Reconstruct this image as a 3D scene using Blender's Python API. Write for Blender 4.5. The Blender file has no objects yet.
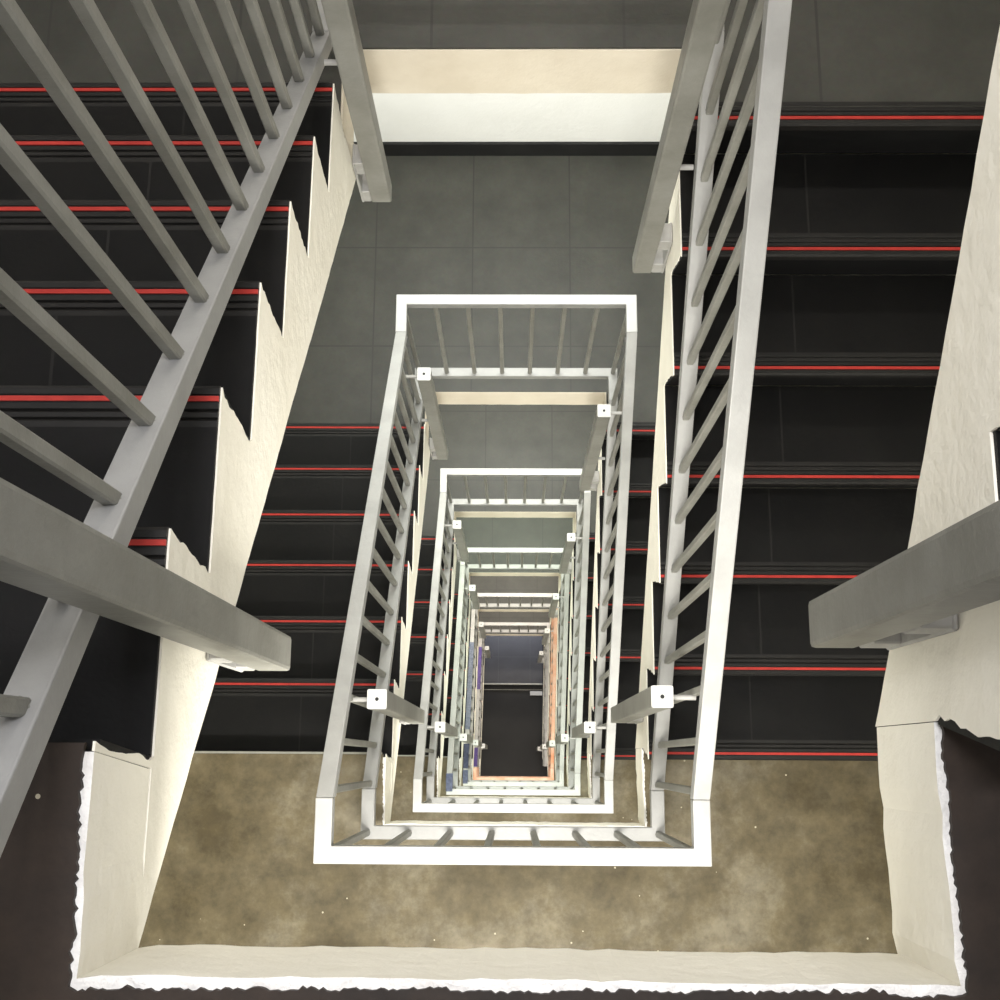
import bpy, bmesh, math, random
from mathutils import Vector, Matrix
random.seed(7)
sc = bpy.context.scene
COL = sc.collection

# ------------------------------------------------------------------ dimensions (metres, camera at the origin)
H = 2.45                      # storey height
R_ = H / 14                   # riser
D0 = 1.062                    # uppermost near landing lies this far below the camera
XL, XR = -0.374, 0.380        # sides of the well
YS, YN = -0.1855, 1.510        # near and far edge of the well
T = 0.1745                    # slab thickness
WX0, WX1, WY0, WY1 = -1.48, 1.48, -1.285, 2.613
GL, GR = 0.2159, 0.2206
LY = [0.027 + GL * i for i in range(7)]
LY[0] = .018
RY = [1.326 - GR * i for i in range(7)]
SOF = 0.8271
RW = 0.036                    # rail tube
RXL, RXR, RYS, RYN = -0.4100, 0.4095, -0.2131, 1.5464
HR = 0.978                    # top of handrail over floor
BR = 0.211                    # top of bottom rail over floor
JS, JN = -0.080, 1.411        # where sloping rails join the landing rails
RSL = (H / 2) / (JN - JS)
SZ = lambda k: -D0 - k * H
NZ = lambda k: -D0 - k * H - H / 2

# ------------------------------------------------------------------ materials
def new_mat(name):
    m = bpy.data.materials.new(name); m.use_nodes = True
    nt = m.node_tree; b = nt.nodes['Principled BSDF']
    return m, nt, b
def N(nt, t, **kw):
    n = nt.nodes.new(t)
    for k, v in kw.items(): setattr(n, k, v)
    return n
def noise(nt, scale, detail=4, rough=.55, vec=None):
    n = N(nt, 'ShaderNodeTexNoise'); n.inputs['Scale'].default_value = scale
    n.inputs['Detail'].default_value = detail; n.inputs['Roughness'].default_value = rough
    if vec: nt.links.new(vec, n.inputs['Vector'])
    return n
def ramp(nt, fac, stops):
    r = N(nt, 'ShaderNodeValToRGB'); e = r.color_ramp.elements
    while len(e) < len(stops): e.new(0.5)
    for el, (p, c) in zip(e, stops): el.position = p; el.color = (*c, 1)
    nt.links.new(fac, r.inputs[0]); return r
def mix(nt, fac, a, b, blend='MIX'):
    m = N(nt, 'ShaderNodeMix', data_type='RGBA', blend_type=blend)
    for s, v in ((m.inputs[0], fac), (m.inputs[6], a), (m.inputs[7], b)):
        if hasattr(v, 'links') or hasattr(v, 'is_linked'): nt.links.new(v, s)
        elif isinstance(v, (tuple, list)): s.default_value = (*v, 1)
        else: s.default_value = v
    return m.outputs[2]
def bump(nt, b, h, strength, dist=.01):
    n = N(nt, 'ShaderNodeBump'); n.inputs['Strength'].default_value = strength; n.inputs['Distance'].default_value = dist
    nt.links.new(h, n.inputs['Height']); nt.links.new(n.outputs[0], b.inputs['Normal'])
def mottled(name, c1, c2, scale, rough, spec=.4, bstr=0, bscale=60, metal=0):
    m, nt, b = new_mat(name)
    tc = N(nt, 'ShaderNodeTexCoord').outputs['Object']
    n = noise(nt, scale, 6, .6, tc)
    r = ramp(nt, n.outputs[0], [(.35, c1), (.68, c2)])
    nt.links.new(r.outputs[0], b.inputs['Base Color'])
    b.inputs['Roughness'].default_value = rough; b.inputs['Specular IOR Level'].default_value = spec
    b.inputs['Metallic'].default_value = metal
    if bstr: bump(nt, b, noise(nt, bscale, 4, .6, tc).outputs[0], bstr)
    return m
M = {}
M['rail'] = mottled('grey_rail_paint', (.25, .25, .242), (.31, .31, .302), 9, .42, .5, .08, 90)
M['post'] = mottled('grey_post_paint', (.160, .158, .138), (.232, .230, .208), 7, .45, .45, .12, 60)
M['cream'] = mottled('cream_plaster', (.82, .785, .68), (.91, .88, .785), 3, .75, .25, .30, 28)
M['beige'] = mottled('beige_plaster', (.64, .575, .465), (.74, .68, .57), 4, .75, .25, .25, 28)
M['edge'] = mottled('white_plaster_edge', (.76, .74, .70), (.9, .89, .86), 22, .85, .2, .8, 45)
M['wall'] = mottled('white_wall_paint', (.80, .80, .77), (.86, .86, .84), 2, .8, .2, .15, 40)
M['riser'] = mottled('black_riser_tile', (.0035, .0035, .0036), (.0055, .0055, .0055), 5, .55, .15, .05, 60)
M['nosing'] = mottled('black_nosing', (.007, .0066, .006), (.011, .010, .009), 12, .5, .25)
M['skirt'] = mottled('black_skirting', (.008, .008, .008), (.014, .014, .014), 6, .5, .3)
M['red'] = mottled('red_inlay', (.30, .024, .019), (.40, .036, .027), 30, .5, .2)
M['trim'] = mottled('pale_metal_edging', (.20, .20, .175), (.27, .265, .23), 20, .4, .4)
M['cap'] = mottled('top_lit_cap_paint', (.40, .40, .39), (.48, .48, .47), 14, .5, .4)  # same metal paint, made paler so the light from above is in its colour
M['dark'] = mottled('screw_hole', (.006, .006, .006), (.01, .01, .01), 10, .7)
M['weld'] = mottled('white_bracket_paint', (.27, .265, .25), (.36, .355, .34), 14, .5, .4, .2, 60)
M['peach'] = mottled('orange_rail_paint', (.42, .19, .10), (.50, .37, .29), 7, .45, .4)
M['blue'] = mottled('blue_wrap', (.05, .065, .105), (.13, .15, .20), 60, .5)
M['navy'] = mottled('dark_blue_wrap', (.008, .013, .040), (.045, .055, .10), 50, .5)
M['purple'] = mottled('purple_wrap', (.035, .02, .11), (.075, .045, .19), 60, .5)
M['card'] = mottled('white_card', (.30, .30, .29), (.36, .36, .35), 12, .6)

def tiled(name, c1, c2, joint, sx, sy, ox, oy, rough, width, spec=.35, only_x=False):
    m, nt, b = new_mat(name)
    tc = N(nt, 'ShaderNodeTexCoord').outputs['Object']
    geo = N(nt, 'ShaderNodeNewGeometry').outputs['Position']
    sep = N(nt, 'ShaderNodeSeparateXYZ'); nt.links.new(geo, sep.inputs[0])
    def line(sock, period, off):
        a = N(nt, 'ShaderNodeMath', operation='SUBTRACT'); nt.links.new(sock, a.inputs[0]); a.inputs[1].default_value = off
        p = N(nt, 'ShaderNodeMath', operation='PINGPONG'); nt.links.new(a.outputs[0], p.inputs[0]); p.inputs[1].default_value = period / 2
        l = N(nt, 'ShaderNodeMath', operation='LESS_THAN'); nt.links.new(p.outputs[0], l.inputs[0]); l.inputs[1].default_value = width
        return l.outputs[0]
    f = line(sep.outputs[0], sx, ox)
    if not only_x:
        g = line(sep.outputs[1], sy, oy)
        mx = N(nt, 'ShaderNodeMath', operation='MAXIMUM'); nt.links.new(f, mx.inputs[0]); nt.links.new(g, mx.inputs[1]); f = mx.outputs[0]
    n = noise(nt, 6, 8, .65, geo); n2 = noise(nt, 70, 3, .6, geo)
    r = ramp(nt, n.outputs[0], [(.3, c1), (.72, c2)])
    c = mix(nt, .18, r.outputs[0], n2.outputs[1], 'OVERLAY')
    c = mix(nt, f, c, joint)
    nt.links.new(c, b.inputs['Base Color'])
    b.inputs['Roughness'].default_value = rough; b.inputs['Specular IOR Level'].default_value = spec
    bump(nt, b, n2.outputs[0], .12, .004)
    return m
M['tile'] = tiled('dark_grey_floor_tile', (.024, .0242, .0196), (.043, .0425, .035), (.020, .020, .0168), .42, .45, -.185, 2.164, .5, .003)
M['tread'] = tiled('black_tread_tile', (.0024, .0024, .0024), (.0058, .0055, .0050), (.0135, .013, .012), .66, 1, .66, 0, .55, .0022, .14, True)
M['bluetile'] = tiled('blue_black_floor_tile', (.013, .0135, .0165), (.021, .0215, .026), (.028, .028, .03), .42, .45, -.21, 1.33, .45, .004)
M['ground'] = mottled('black_ground_floor', (.007, .007, .007), (.011, .011, .0105), 3, .55, .2)

def concrete(name, st):
    m, nt, b = new_mat(name)
    geo = N(nt, 'ShaderNodeNewGeometry').outputs['Position']
    n = noise(nt, 2.6, 12, .7, geo); n2 = noise(nt, 14, 10, .72, geo); n3 = noise(nt, 90, 2, .5, geo)
    r = ramp(nt, n.outputs[0], st)
    r2 = ramp(nt, n2.outputs[0], [(.34, (.60, .60, .60)), (.64, (1.2, 1.2, 1.2))])
    c = mix(nt, .75, r.outputs[0], r2.outputs[0], 'MULTIPLY')
    v = N(nt, 'ShaderNodeTexVoronoi'); v.inputs['Scale'].default_value = 24; nt.links.new(geo, v.inputs['Vector'])
    s = N(nt, 'ShaderNodeMath', operation='LESS_THAN'); nt.links.new(v.outputs['Distance'], s.inputs[0]); s.inputs[1].default_value = .065
    k = N(nt, 'ShaderNodeSeparateXYZ'); nt.links.new(v.outputs['Color'], k.inputs[0])
    k2 = N(nt, 'ShaderNodeMath', operation='GREATER_THAN'); nt.links.new(k.outputs[0], k2.inputs[0]); k2.inputs[1].default_value = .60
    k3 = N(nt, 'ShaderNodeMath', operation='MULTIPLY'); nt.links.new(s.outputs[0], k3.inputs[0]); nt.links.new(k2.outputs[0], k3.inputs[1])
    c = mix(nt, k3.outputs[0], c, (.42, .38, .28))
    nt.links.new(c, b.inputs['Base Color'])
    b.inputs['Roughness'].default_value = .6; b.inputs['Specular IOR Level'].default_value = .3
    bump(nt, b, n3.outputs[0], .15, .003)
    return m
M['concrete'] = concrete('brown_concrete_screed', [(.37, (.062, .047, .020)), (.5, (.108, .087, .047)), (.63, (.185, .160, .110))])
M['darkscreed'] = concrete('dark_brown_screed', [(.36, (.011, .0070, .0045)), (.5, (.021, .0132, .0085)), (.64, (.036, .023, .015))])

# ------------------------------------------------------------------ helpers
def empty(name, loc):
    o = bpy.data.objects.new(name, None); COL.objects.link(o); o.location = loc; o.empty_display_size = .1
    return o
def tag(o, label, cat, group=None):
    o['label'] = label; o['category'] = cat
    if group: o['group'] = group
    return o
def obj(name, bm, mats, root=None, parent=None, loc=None):
    """root gives the thing's origin; parent (default root) the object it hangs under."""
    off = Vector(root.location) if root else Vector(loc or (0, 0, 0))
    bmesh.ops.recalc_face_normals(bm, faces=bm.faces)
    bmesh.ops.translate(bm, verts=bm.verts, vec=-off)
    me = bpy.data.meshes.new(name); bm.to_mesh(me); bm.free()
    for m in (mats if isinstance(mats, (list, tuple)) else [mats]): me.materials.append(m)
    o = bpy.data.objects.new(name, me); COL.objects.link(o)
    if root: o.parent = parent or root
    else: o.location = off
    return o
def copy_tree(o, parent=None):
    c = o.copy(); COL.objects.link(c)
    if parent: c.parent = parent
    for ch in list(o.children): copy_tree(ch, c)
    return c
def clone(o, dz, label):
    c = copy_tree(o); c.location.z += dz; c['label'] = label
    return c
def hexa(bm, p):
    """8 corners: bottom loop 0-3, top loop 4-7"""
    v = [bm.verts.new((q[0] + sk(q[1]), q[1], q[2])) for q in p]
    for f in ((0, 1, 2, 3), (4, 5, 6, 7), (0, 1, 5, 4), (1, 2, 6, 5), (2, 3, 7, 6), (3, 0, 4, 7)):
        bm.faces.new([v[i] for i in f])
    return v
def box(bm, x0, x1, y0, y1, z0, z1):
    return hexa(bm, [(x0, y0, z0), (x1, y0, z0), (x1, y1, z0), (x0, y1, z0), (x0, y0, z1), (x1, y0, z1), (x1, y1, z1), (x0, y1, z1)])
def bev(bm, w, seg=2, only=None):
    es = [e for e in bm.edges if only is None or only(e)]
    bmesh.ops.bevel(bm, geom=es, offset=w, segments=seg, affect='EDGES', profile=.6)
SKEW = [0.0]
def sk(y): return SKEW[0] * (y - YS) / (YN - YS)
def prism_x(bm, poly, x0, x1):
    """poly: (y,z) outline extruded in x"""
    a = [bm.verts.new((x0 + sk(y), y, z)) for y, z in poly]; b = [bm.verts.new((x1 + sk(y), y, z)) for y, z in poly]
    n = len(poly)
    fa = bm.faces.new(a); fb = bm.faces.new(b)
    for i in range(n): bm.faces.new((a[i], a[(i + 1) % n], b[(i + 1) % n], b[i]))
    bm.normal_update()
    bmesh.ops.triangulate(bm, faces=[fa, fb], ngon_method='EAR_CLIP')
def prism_z(bm, poly, z0, z1):
    a = [bm.verts.new((x, y, z0)) for x, y in poly]; b = [bm.verts.new((x, y, z1)) for x, y in poly]
    n = len(poly)
    fa = bm.faces.new(a); fb = bm.faces.new(b)
    for i in range(n): bm.faces.new((a[i], a[(i + 1) % n], b[(i + 1) % n], b[i]))
    bm.normal_update()
    bmesh.ops.triangulate(bm, faces=[fa, fb], ngon_method='EAR_CLIP')
def ragged(p, q, step, lo, hi, nrm):
    """points from p (exclusive) to q (inclusive), pushed by a random amount lo..hi along nrm"""
    L = math.hypot(q[0] - p[0], q[1] - p[1]); n = max(2, int(L / step)); out = []
    sl = a = random.uniform(lo, hi)
    for i in range(1, n + 1):
        t = i / n
        sl = .85 * sl + .15 * random.uniform(lo * 2.5, hi * 2.5); a = .6 * sl + .4 * random.uniform(lo, hi)
        j = 0 if i == n else 1
        out.append((p[0] + (q[0] - p[0]) * t + nrm[0] * a * j, p[1] + (q[1] - p[1]) * t + nrm[1] * a * j))
    return out
def tube(bm, a, b, r, n=10):
    a = Vector(a); b = Vector(b); d = b - a
    rot = d.to_track_quat('Z', 'Y').to_matrix().to_4x4()
    bmesh.ops.create_cone(bm, cap_ends=True, segments=n, radius1=r, radius2=r, depth=d.length,
                          matrix=Matrix.Translation((a + b) / 2) @ rot)

# ------------------------------------------------------------------ flights of stairs
def make_flight(side, z0):
    """side -1: left, goes down towards the far landing. side +1: right, goes down towards the near landing. z0 = upper floor level"""
    left = side < 0
    xi = XL if left else .372
    rec = .022 if left else .030
    xo = WX0 + .004 if left else WX1 - .002
    Y = LY if left else RY
    d = 1 if left else -1
    xb = xi + side * .0025
    root = empty('stair_flight', ((xi + xo) / 2, (Y[0] + Y[6]) / 2, z0 - H / 2))
    start = YS if left else YN
    ye = start + d * (H / 2) / SOF
    zl = z0 - H / 2
    # body
    ti, ri = .022, .012
    G = .001
    rc = [.017 if left else rec] + [rec] * 6
    top = [(Y[0] - d * (rc[0] + ri), z0 - T - G), (Y[0] - d * (rc[0] + ri), z0 - R_ - ti)]
    for i in range(1, 7):
        top.append((Y[i] - d * ri, z0 - i * R_ - ti))
        top.append((Y[i] - d * (ri + rec + (0 if i < 6 else G)), z0 - (i + 1) * R_ - (ti if i < 6 else 0)))
    # lower end of the body butts against the landing slab
    poly = [(start, z0 - T - G)] + top + [(Y[6] - d * (ri + rec + G), zl - T)]
    bm = bmesh.new(); prism_x(bm, poly, xb, xo)
    obj('concrete_body', bm, M['cream'], root)
    # plaster face with a ragged outline
    poly = [(start, z0 - T - G)]
    if left:
        poly += [(Y[0] - rc[0] - ri, z0 - T - G), (Y[0] - .0125, z0 - .003), (Y[0] - .004, z0 - .004)]
        p = (Y[0] - rc[0], z0 - R_ - .006); poly += ragged(poly[-1], p, .012, -.006, .004, (d, 0))
    else:
        poly += [(Y[0] - d * (rc[0] + .003), z0 - T - G)]
        p = (Y[0] - d * (rc[0] + .002), z0 - R_ - .006); poly += [p]
    for i in range(1, 7):
        q = (Y[i] - .001 * d, z0 - i * R_ - .007); poly += ragged(p, q, .022, -.002, .0025, (0, 1)); p = q
        zz = z0 - (i + 1) * R_ - (.006 if i < 6 else 0)
        q = (Y[i] - d * (rec if i < 6 else rec + .003), zz); poly += ragged(p, q, .012, -.010, .004, (d, 0)); p = q
    poly += [(p[0], zl - T - G)]
    pts = ragged(poly[-1], (start, z0 - T - .001), .03, -.005, .004, (0, 1))
    poly += pts[:-1]
    bm = bmesh.new(); prism_x(bm, poly, xi, xb)
    obj('plaster_face', bm, M['cream'], root)
    # treads and risers
    for i in range(7):
        zt = z0 - i * R_
        bm = bmesh.new()
        a0, a1, b0, b1 = Y[i] - d * (rc[i] + ri), Y[i] - d * rc[i], Y[i] - d * ri, Y[i] - d * .002
        if i == 0 and not left: b0 = a0
        zb_, zt_ = zt - R_ + .001, zt - .0225
        hexa(bm, [(xb, a0, zb_), (xo, a0, zb_), (xo, a1, zb_), (xb, a1, zb_), (xb, b0, zt_), (xo, b0, zt_), (xo, b1, zt_), (xb, b1, zt_)])
        obj('riser', bm, M['riser'], root)
        if i == 0: continue
        ya, yb = Y[i - 1] - d * (rc[i - 1] - .001), Y[i] - d * .055
        bm = bmesh.new(); box(bm, xb, xo, min(ya, yb), max(ya, yb), zt - .022, zt)
        t = obj('tread', bm, M['tread'], root)
        nosing(root, t, xb, xo, Y[i], d, zt)
    return root
def nosing(root, parent, xb, xo, y, d, zt):
    # ribbed black nosing: profile with grooves, red inlay lying in the middle groove
    prof = [(0, -.022), (0, -.004), (.004, 0), (.012, 0), (.012, -.003), (.024, -.003), (.024, 0), (.031, 0), (.033, -.003), (.036, 0),
            (.042, 0), (.044, -.003), (.047, 0), (.055, 0), (.055, -.022)]
    bm = bmesh.new(); prism_x(bm, [(y - d * a, zt + b) for a, b in prof], xb, xo)
    n = obj('nosing', bm, M['nosing'], root, parent)
    bm = bmesh.new(); y0, y1 = sorted((y - d * .0145, y - d * .0210))
    box(bm, xb, xo, y0, y1, zt - .003, zt + .0006)
    obj('red_inlay', bm, M['red'], root, parent)['label'] = 'bright red anti-slip strip'
ORD = ['uppermost', 'second', 'third', 'fourth', 'fifth', 'sixth', 'seventh']

SKEW[0] = .011
lf = make_flight(-1, SZ(0))
SKEW[0] = 0.0
LFL = ['largest black tiled flight at the left of the photo, behind the fan of grey balusters',
       'black tiled left-hand flight between the cream stair edge and the large white left handrail',
       'black tiled left-hand flight seen just inside the large left handrail, third one down the well',
       'narrow dark left-hand flight, fourth one down, seen only as a sliver between rails',
       'narrow dark left-hand flight, fifth one down, beside the blue wrapped handrail',
       'lowest dark left-hand flight, sixth one down, beside the purple wrapped handrail']
tag(lf, LFL[0], 'stairs', 'left-hand stair flights')
for k in range(1, 6): clone(lf, -k * H, LFL[k])
rf = make_flight(1, NZ(-1))
RFL = ['stair flight at the right photo edge, showing a big cream plaster side with dark notches',
       'black tiled stair flight filling the right of the photo, with seven red lines across it',
       'black tiled right-hand flight seen between the large right balustrade and the inner white handrail',
       'dark right-hand flight, third below the big right one, seen as a sliver between rails',
       'dark right-hand flight, fourth below the big right one, seen as a sliver between rails',
       'dark right-hand flight down in the well beside the orange handrail',
       'lowest dark right-hand flight, ending on the black ground floor']
tag(rf, RFL[0], 'stairs', 'right-hand stair flights')
for k in range(1, 7): clone(rf, -k * H, RFL[k])

# ------------------------------------------------------------------ landings
def make_landing(near, z):
    root = empty('landing', (0, (WY0 + YS) / 2 if near else (WY1 + YN) / 2, z - T))
    e = .002
    J = .004
    if near:
        yl, yr = LY[0] - .0298, RY[6] + .0322
        out = [(WX0 + e, WY0 + e), (WX1 - e, WY0 + e), (WX1 - e, yr), (.3732, yr)]
        out += ragged((.3732, yr), (XR, YS), .02, -J, J * .5, (1, 0))
        out += ragged((XR, YS), (XL, YS), .02, -J, J * .5, (0, -1))
        out += ragged((XL, YS), (XL, yl), .02, -J, J * .5, (-1, 0))
        out += [(WX0 + e, yl)]
        fin = [(WX0 + e, WY0 + e), (WX1 - e, WY0 + e), (WX1 - e, yr), (.3775, yr)]
        fin += ragged((.3775, yr), (XR + .004, YS - .005), .0035, -.003, .0035, (1, 0))
        fin += ragged((XR + .004, YS - .005), (XL - .005, YS - .006), .0035, -.004, .005, (0, -1))
        fin += ragged((XL - .005, YS - .006), (XL - .007, LY[0] - .0056), .0035, -.004, .004, (-1, 0))
        fin += [(WX0 + e, LY[0] - .0056)]
        fm = M['concrete']
    else:
        yl, yr = LY[6] - .0213, RY[0] + .044
        out = [(WX1 - e, WY1 - e), (WX0 + e, WY1 - e), (WX0 + e, yl), (XL, yl)]
        out += ragged((XL, yl), (XL, YN), .03, -J * .4, J * .3, (-1, 0))
        out += ragged((XL, YN), (XR, YN), .03, -J * .4, J * .3, (0, 1))
        out += ragged((XR, YN), (XR, yr), .03, -J * .4, J * .3, (1, 0))
        out += [(WX1 - e, yr)]
        fin = [(WX1 - e, WY1 - e), (WX0 + e, WY1 - e), (WX0 + e, yl), (XL - .004, yl), (XL - .004, YN + .003), (XR + .004, YN + .003), (XR + .004, yr), (WX1 - e, yr)]
        fm = M['tile']
    bm = bmesh.new(); prism_z(bm, out, z - T, z - .006)
    for f in bm.faces:
        if f.normal.z > .9 or all(v.co.z > z - .01 for v in f.verts): f.material_index = 1
    if near:
        for v in bm.verts:
            if abs(v.co.y - yl) < 1e-4 and v.co.x < 0 and v.co.z > z - .02: v.co.y = LY[0] - .0133
    obj('concrete_slab', bm, [M['cream'] if near else M['beige'], M['edge'] if near else M['beige']], root)
    bm = bmesh.new(); prism_z(bm, fin, z - .006, z)
    obj('floor_finish', bm, M['darkscreed'] if near and z > -2 and False else fm, root)
    if near:
        bm = bmesh.new(); box(bm, WX0 + e, XL - .012, LY[0] - .005, LY[0] + .001, z - .012, z + .0015)
        o = obj('edging_strip', bm, M['trim'], root); o['label'] = 'thin pale metal edging along the top step'
    else:
        bm = bmesh.new(); box(bm, WX0 + e, WX1 - e, WY1 - .014, WY1 - e, z + .0005, z + .1)
        o = obj('skirting', bm, M['skirt'], root); o['label'] = 'black skirting tiles'
        # nosing of the first step of the right-hand flight
        nosing(root, root, .379, WX1 - e, RY[0] , -1, z + .0012)
    return root
NLAB = ['dark brown landing at the bottom photo edge, cream edges fringed with ragged white paint',
        'brown concrete landing in the lower middle of the photo, under the largest white rail',
        'brown near landing, third one down, seen as a thin band inside the largest white rail',
        'near landing, fourth one down the well, mostly hidden by rails',
        'near landing, fifth one down the well, mostly hidden by rails',
        'near landing, lowest one, under the orange rails']
sl = make_landing(True, SZ(0)); tag(sl, NLAB[0], 'landing', 'near-side landings')
for k in range(1, 6): clone(sl, -k * H, NLAB[k])
# the uppermost one carries no pale edging and has a darker screed
for c in list(sl.children):
    if c.name.startswith('edging'): bpy.data.objects.remove(c)
    elif c.name.startswith('floor_finish'):
        c.data = c.data.copy(); c.data.materials[0] = M['darkscreed']
FLAB = {-1: 'far landing above the picture, carrying the right-hand flight at the right edge',
        0: 'dark tiled far landing at the top edge of the photo, with a cream front edge',
        1: 'dark grey tiled far landing in the upper middle, behind the largest far rail',
        2: 'dark tiled far landing, third one down, between the first and second far white rails',
        3: 'grey green tiled far landing, fourth one down, between the second and third far rails',
        4: 'brownish tiled far landing, fifth one down, between the third and fourth far rails',
        5: 'brownish tiled far landing, lowest one, above the blue black floor'}
nl = make_landing(False, NZ(-1)); tag(nl, FLAB[-1], 'landing', 'far-side landings')
for k in range(0, 6): clone(nl, -(k + 1) * H, FLAB[k])

# ------------------------------------------------------------------ balustrades
BAR = .016
def baluster(root, x, y, z0, z1, slope=0):
    bm = bmesh.new(); h = BAR / 2
    hexa(bm, [(x - h, y - h, z0 - slope * -h), (x + h, y - h, z0 - slope * -h), (x + h, y + h, z0 - slope * h), (x - h, y + h, z0 - slope * h),
              (x - h, y - h, z1 - slope * -h), (x + h, y - h, z1 - slope * -h), (x + h, y + h, z1 - slope * h), (x - h, y + h, z1 - slope * h)])
    bev(bm, .0022, 1, lambda e: abs(e.verts[0].co.z - e.verts[1].co.z) > .1)
    # weld bead at the foot
    bmesh.ops.create_uvsphere(bm, u_segments=8, v_segments=4, radius=.0095,
                              matrix=Matrix.Translation((x + sk(y), y, z0)) @ Matrix.Diagonal((1, 1, .4, 1)))
    return obj('baluster', bm, M['post'], root)
def u_rail(bm, xl, xr, y_in, y_out, ret, zt, h, w):
    """U-shaped mitred tube; y_out the outer edge, ret the y at which the short returns end"""
    s = 1 if y_in > y_out else -1
    o = [(xl, ret), (xl, y_out), (xr, y_out), (xr, ret)]
    i = [(xl + w, ret), (xl + w, y_out + s * w), (xr - w, y_out + s * w), (xr - w, ret)]
    V = [[bm.verts.new((x, y, z)) for x, y in P] for P in (o, i) for z in (zt - h, zt)]   # o low, o high, i low, i high
    ol, oh, il, ih = V
    for k in range(3):
        for q in ((ol, oh), (il, ih), (ol, il), (oh, ih)):
            bm.faces.new((q[0][k], q[0][k + 1], q[1][k + 1], q[1][k]))
    for k in (0, 3): bm.faces.new((ol[k], oh[k], ih[k], il[k]))
def soften(bm, w=.0025):
    bmesh.ops.recalc_face_normals(bm, faces=bm.faces)
    bev(bm, w, 2, lambda e: len(e.link_faces) == 2 and e.calc_face_angle(0) > .7)
def make_landing_rail(near, z):
    root = empty('landing_balustrade', (0, RYS if near else RYN, z))
    yo, ret, s = (RYS, JS, 1) if near else (RYN, JN, -1)
    RXL, RXR = (-.4150, .4095) if near else (-.4055, .4125)
    bm = bmesh.new(); u_rail(bm, RXL, RXR, yo + s, yo, ret, z + HR, RW, RW); soften(bm)
    obj('top_rail', bm, M['rail'], root)
    bm = bmesh.new(); u_rail(bm, RXL, RXR, yo + s, yo, ret, z + BR, RW, RW); soften(bm)
    obj('bottom_rail', bm, M['rail'], root)
    x0, x1 = RXL + RW / 2, RXR - RW / 2
    for i in range(8):
        baluster(root, x0 + (x1 - x0) * i / 7, yo + s * RW / 2, z + BR, z + HR - RW)
    return root
def sloped(bm, x0, x1, ya, za, yb, zb, h):
    hexa(bm, [(x0, ya, za - h), (x1, ya, za - h), (x1, yb, zb - h), (x0, yb, zb - h), (x0, ya, za), (x1, ya, za), (x1, yb, zb), (x0, yb, zb)])
PS = .047
def make_flight_rail(left, z):
    """z = the floor the flight starts from (upper end)"""
    root = empty('flight_balustrade', ((RXL if left else RXR), .66, z - H / 2))
    ya, yb = (JS, JN) if left else (JN, JS)
    rl, rr = -.4150, .4095
    x0, x1 = (rl, rl + RW) if left else (rr - RW, rr)
    SKEW[0] = (.0095 if left else .003) * (YN - YS) / (JN - JS)
    d = 1 if left else -1
    g = .0006 * d
    hh = RW * 1.25
    bm = bmesh.new(); sloped(bm, x0, x1, ya + g, z + HR, yb - g, z + HR - H / 2, hh); soften(bm)
    obj('top_rail', bm, M['rail'], root)
    bm = bmesh.new(); sloped(bm, x0, x1, ya + g, z + BR, yb - g, z + BR - H / 2, hh); soften(bm)
    obj('bottom_rail', bm, M['rail'], root)
    xc = (x0 + x1) / 2
    drop = lambda y: RSL * abs(y - ya)
    SKEW_RAIL = SKEW[0]
    for j in range(15):
        y = (-.066 + .1044 * j) if left else (JN - .012 - .1045 * j)
        baluster(root, xc, y, z + BR - drop(y), z + HR - hh + .002 - drop(y), RSL * d)
    SKEW[0] = 0.0
    # posts hung on the well side of the stringer
    zl = z - H / 2
    posts = [(-.327, .139, z + .675, z - .54), (-.318, 1.312, zl + .83, zl - .28)] if left else \
            [(.318, 1.219, z + .70, z - .48), (.316, .133, zl + .97, zl - .107)]
    for (px, py, zt, zb) in posts:
        h = PS / 2
        bm = bmesh.new(); box(bm, px - h, px + h, py - h, py + h, zb, zt - .004)
        bev(bm, .005, 2, lambda e: abs(e.verts[0].co.z - e.verts[1].co.z) > .1)
        p = obj('post', bm, M['post'], root)
        bm = bmesh.new(); box(bm, px - h, px + h, py - h, py + h, zt - .004, zt)
        bev(bm, .0045, 2, lambda e: abs(e.verts[0].co.z - e.verts[1].co.z) > .003)
        n0 = len(bm.faces)
        r = bmesh.ops.create_cone(bm, cap_ends=True, segments=12, radius1=.0045, radius2=.0045, depth=.0012, matrix=Matrix.Translation((px, py, zt + .0003)))
        for f in {f for v in r['verts'] for f in v.link_faces}: f.material_index = 1
        c = obj('post_cap', bm, [M['cap'], M['dark']], root, p); c['label'] = 'square cap coloured pale as if lit from above, with a dark hole in its centre'
        # bracket: back plate on the stringer and two arms
        sx = -1 if left else 1
        xs = ((XL + .011 * (py - YS) / (YN - YS)) if left else .372) - sx * .001
        bm = bmesh.new()
        xw = px + sx * h
        a, b = sorted((xs, xs - sx * .006))
        box(bm, a, b, py - .026, py + .026, zb + .003, zb + .185)
        a, b = sorted((xs - sx * .004, xw - sx * .001))
        for zz in (zb + .003, zb + .135):
            box(bm, a, b, py - .024, py + .024, zz, zz + .05)
        bev(bm, .002, 1)
        obj('bracket', bm, M['weld'], root, p)
        # tie rods to the rails
        for zr in (zt - .03, z + BR - .036 - drop(py)):
            bm = bmesh.new(); tube(bm, (xw - sx * .001, py, zr), (xc - sx * RW * .5 if zr < zt - .05 else xc, py, zr), .006)
            obj('tie_rod', bm, M['weld'], root)
    return root
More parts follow.
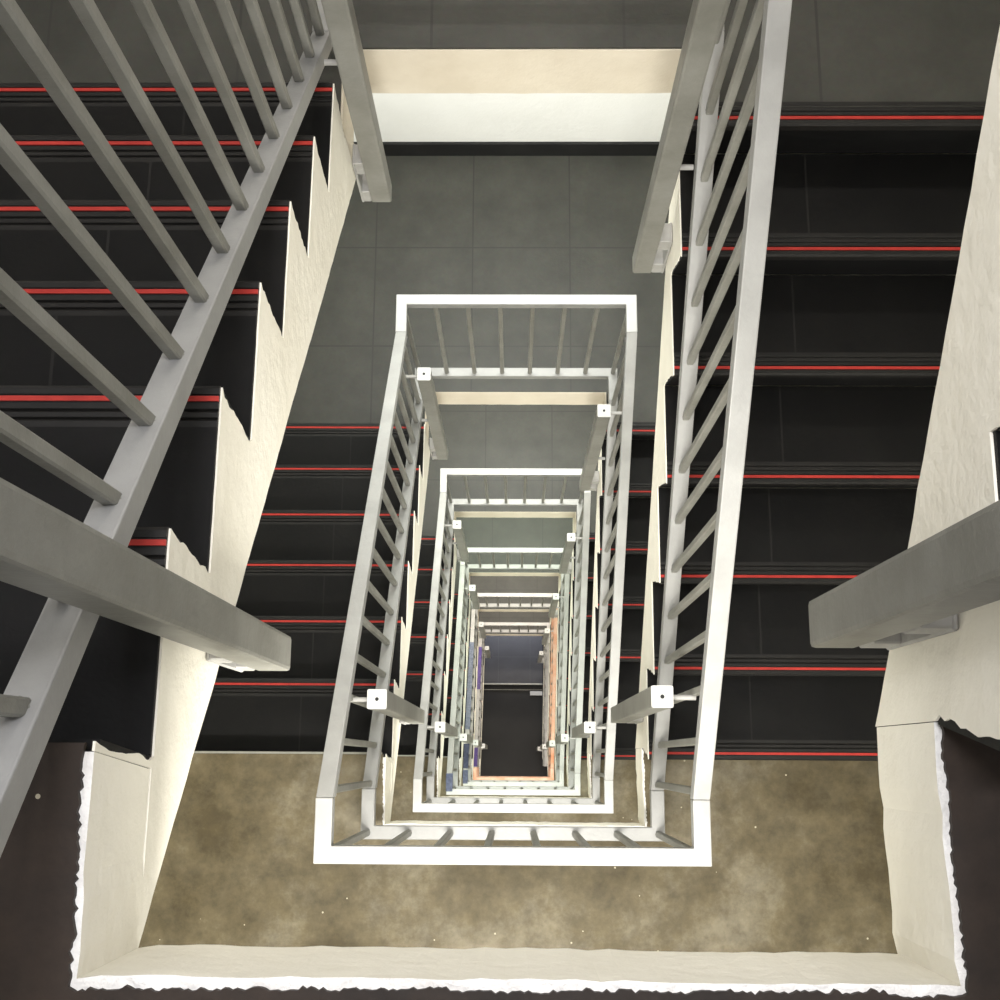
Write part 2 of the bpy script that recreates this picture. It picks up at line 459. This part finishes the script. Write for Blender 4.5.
LRL = ['near balustrade on the uppermost landing with ragged white paint edge, just below the frame',
       'largest white U-shaped near balustrade, spanning the lower middle of the photo',
       'second white U-shaped near balustrade, nested inside the largest one',
       'third near balustrade down, with a dark blue patch on its left corner',
       'fourth near balustrade down, with a dark blue left corner',
       'lowest near balustrade, peach orange rails around the black ground floor']
sr = make_landing_rail(True, SZ(0)); tag(sr, LRL[0], 'railing', 'near landing balustrades')
SRL = [sr] + [clone(sr, -k * H, LRL[k]) for k in range(1, 6)]
LRF = ['far landing balustrade above the picture on the top far landing',
       'largest white far balustrade, with balusters before dark tiles in the upper middle',
       'second far balustrade down, its white rail level with the middle of the photo',
       'third far balustrade down, before grey green tiles',
       'fourth far balustrade down, short pale balusters before brown tiles',
       'fifth far balustrade down, lowest pale one, just over the blue black floor']
nr = make_landing_rail(False, NZ(0)); tag(nr, LRF[0], 'railing', 'far landing balustrades')
NRL = [nr] + [clone(nr, -k * H, LRF[k]) for k in range(1, 6)]
LB = ['large grey balustrade crossing the upper left, fan of square balusters on a sloping rail',
      'large white balustrade running down the left of the well from the largest near rail',
      'left side balustrade nested inside the largest one, second down',
      'left side balustrade deep in the well, third nested one',
      'left side balustrade deep in the well with a grey blue wrapped handrail',
      'lowest left side balustrade with purple wrapped handrail']
lb = make_flight_rail(True, SZ(0)); tag(lb, LB[0], 'railing', 'left flight balustrades')
LBL = [lb] + [clone(lb, -k * H, LB[k]) for k in range(1, 6)]
# deeper down the far posts stand a little closer to the middle of the flight
bpy.context.view_layer.update()
for k in range(2, 6):
    for c in LBL[k].children:
        if c.name.startswith(('post', 'tie_rod')) and sum(v.co.y for v in c.data.vertices) / len(c.data.vertices) > .3:
            c.location.y -= .048
RB = ['balustrade at the right edge, of which one big grey box post reaches into the photo',
      'large white balustrade running down the right of the well from the top photo edge',
      'right side balustrade nested inside the large right one, ending at the second near rail',
      'right side balustrade deep in the well, ending at the third near rail',
      'right side balustrade deep in the well, ending at the fourth near rail',
      'orange painted right side balustrade, ending at the lowest near rail',
      'lowest right side balustrade, ending on the ground floor']
rb = make_flight_rail(False, NZ(-1)); tag(rb, RB[0], 'railing', 'right flight balustrades')
RBL = [rb] + [clone(rb, -k * H, RB[k]) for k in range(1, 7)]

# paint colours deep in the well
def repaint(o, m, names):
    for c in o.children:
        if c.name.split('.')[0] in names:
            c.data = c.data.copy(); c.data.materials[0] = m
repaint(RBL[5], M['peach'], ('top_rail', 'bottom_rail'))
repaint(SRL[5], M['peach'], ('top_rail', 'bottom_rail'))
def wrap(root, m, name, label, ya, yb, z, flat=False, x0=-.415, x1=-.415 + RW):
    SKEW[0] = 0.0 if flat else .0095 * (YN - YS) / (JN - JS)
    bm = bmesh.new(); e = .0025
    f = (lambda y: z + HR) if flat else (lambda y: z + HR - RSL * (y - JS))
    sloped(bm, x0 - e, x1 + e, ya, f(ya) + e, yb, f(yb) + e, RW * 1.25 + 2 * e)
    o = obj(name, bm, m, root); o['label'] = label; SKEW[0] = 0.0
wrap(LBL[4], M['blue'], 'wrap', 'grey blue wrapping on the handrail', .25, 1.05, SZ(4))
wrap(LBL[4], M['navy'], 'wrap', 'dark blue wrapping on the handrail', JS + .01, .16, SZ(4))
wrap(LBL[5], M['purple'], 'wrap', 'purple wrapping on the handrail', .75, 1.25, SZ(5))
wrap(LBL[5], M['purple'], 'wrap', 'dark purple wrapping on the handrail', JS + .01, .12, SZ(5))
wrap(SRL[3], M['navy'], 'wrap', 'dark blue wrapping on the corner', RYS + .02, JS - .005, SZ(3), True)
wrap(SRL[4], M['navy'], 'wrap', 'dark blue wrapping on the corner', RYS + .02, JS - .005, SZ(4), True)

# ------------------------------------------------------------------ ground floor, walls, ceiling
GZ = SZ(6)
def struct(name, bm, m):
    o = obj(name, bm, m); o['kind'] = 'structure'; return o
bm = bmesh.new(); box(bm, WX0 - .2, WX1 + .2, WY0 - .2, WY1 + .2, GZ - .3, GZ)
struct('floor', bm, M['ground'])
ZT = 1.42
for nm, b in (('wall_north', (WX0 - .2, WX1 + .2, WY1, WY1 + .2)), ('wall_south', (WX0 - .2, WX1 + .2, WY0 - .2, WY0)),
              ('wall_west', (WX0 - .2, WX0, WY0, WY1)), ('wall_east', (WX1, WX1 + .2, WY0, WY1))):
    bm = bmesh.new(); box(bm, *b, GZ, ZT); struct(nm, bm, M['wall'])
bm = bmesh.new(); box(bm, WX0 - .2, WX1 + .2, WY0 - .2, WY1 + .2, ZT, ZT + .15)
struct('ceiling', bm, M['wall'])
# tiled platform with pale edging at the foot of the well
pl = empty('floor_platform', (0, 1.8, GZ)); tag(pl, 'blue black tiled platform at the bottom of the well, with a pale edge line', 'platform')
bm = bmesh.new(); box(bm, WX0 + .003, XR - .004, .985, WY1 - .003, GZ, GZ + .09); obj('tiled_top', bm, M['bluetile'], pl)
bm = bmesh.new(); box(bm, WX0 + .003, XR - .004, .965, .985, GZ + .06, GZ + .095); bev(bm, .003, 1); obj('edging_strip', bm, M['trim'], pl)
bm = bmesh.new(); box(bm, WX0 + .003, XR - .004, .900, .908, GZ, GZ + .012); obj('floor_strip', bm, M['post'], pl)
bm = bmesh.new(); box(bm, .21, .375, .83, .885, GZ, GZ + .035); bev(bm, .003, 1)
tag(obj('flat_box', bm, M['card'], loc=(.29, .86, GZ)), 'small flat white box lying on the black ground floor beside the pale edge line', 'box')

# ------------------------------------------------------------------ light: one batten lamp under every landing
def lamp(name, loc, w, h, energy, col):
    l = bpy.data.lights.new(name, 'AREA'); l.shape = 'RECTANGLE'; l.size = w; l.size_y = h
    l.energy = energy; l.color = col
    o = bpy.data.objects.new(name, l); COL.objects.link(o); o.location = loc
    return o
CW = (1, .97, .90)
S_E = [64, 54, 46, 40, 34, 26]
S_C = [CW, CW, (.96, 1, .90), (.96, 1, .88), (1, .95, .85), (1, .9, .8)]
N_E = [50, 62, 62, 56, 46, 34]
N_C = [(.98, 1, .95), (.99, 1, .93), (.92, 1, .86), (1, .93, .82), (1, .90, .80), (.88, .90, 1)]
for k in range(6):
    lamp('near_landing_lamp', (0, -.62, SZ(k) - T - .03), .6, .14, S_E[k], S_C[k])
    lamp('far_landing_lamp', (0, 2.05, NZ(k) - T - .03), 1.0, .14, N_E[k], N_C[k])
lamp('far_landing_lamp', (0, 2.05, NZ(-1) - T - .03), 1.0, .14, 27, (1, .95, .88))
lamp('ceiling_lamp', (0, .35, ZT - .05), 1.0, .14, 66, (.97, .96, 1))

w = bpy.data.worlds.new('World'); sc.world = w; w.use_nodes = True
w.node_tree.nodes['Background'].inputs[0].default_value = (.8, .82, .85, 1)
w.node_tree.nodes['Background'].inputs[1].default_value = .02

# ------------------------------------------------------------------ camera
cam = bpy.data.cameras.new('Camera'); co = bpy.data.objects.new('Camera', cam); COL.objects.link(co)
F = 1176.18
cam.sensor_fit = 'HORIZONTAL'; cam.sensor_width = 36; cam.lens = F / 1000 * 36; cam.clip_start = .01; cam.clip_end = 100
t, ro, ya = .2172, .0032, .0125
Rx = Matrix.Rotation(t, 3, 'X'); Rz = Matrix.Rotation(ro, 3, 'Z'); Ry = Matrix.Rotation(ya, 3, 'Y')
co.matrix_world = (Rx @ Ry @ Rz).to_4x4()
sc.camera = co
vs = sc.view_settings
vs.view_transform = 'Standard'; vs.look = 'None'; vs.gamma = 1; vs.exposure = 0.0; vs.use_curve_mapping = False
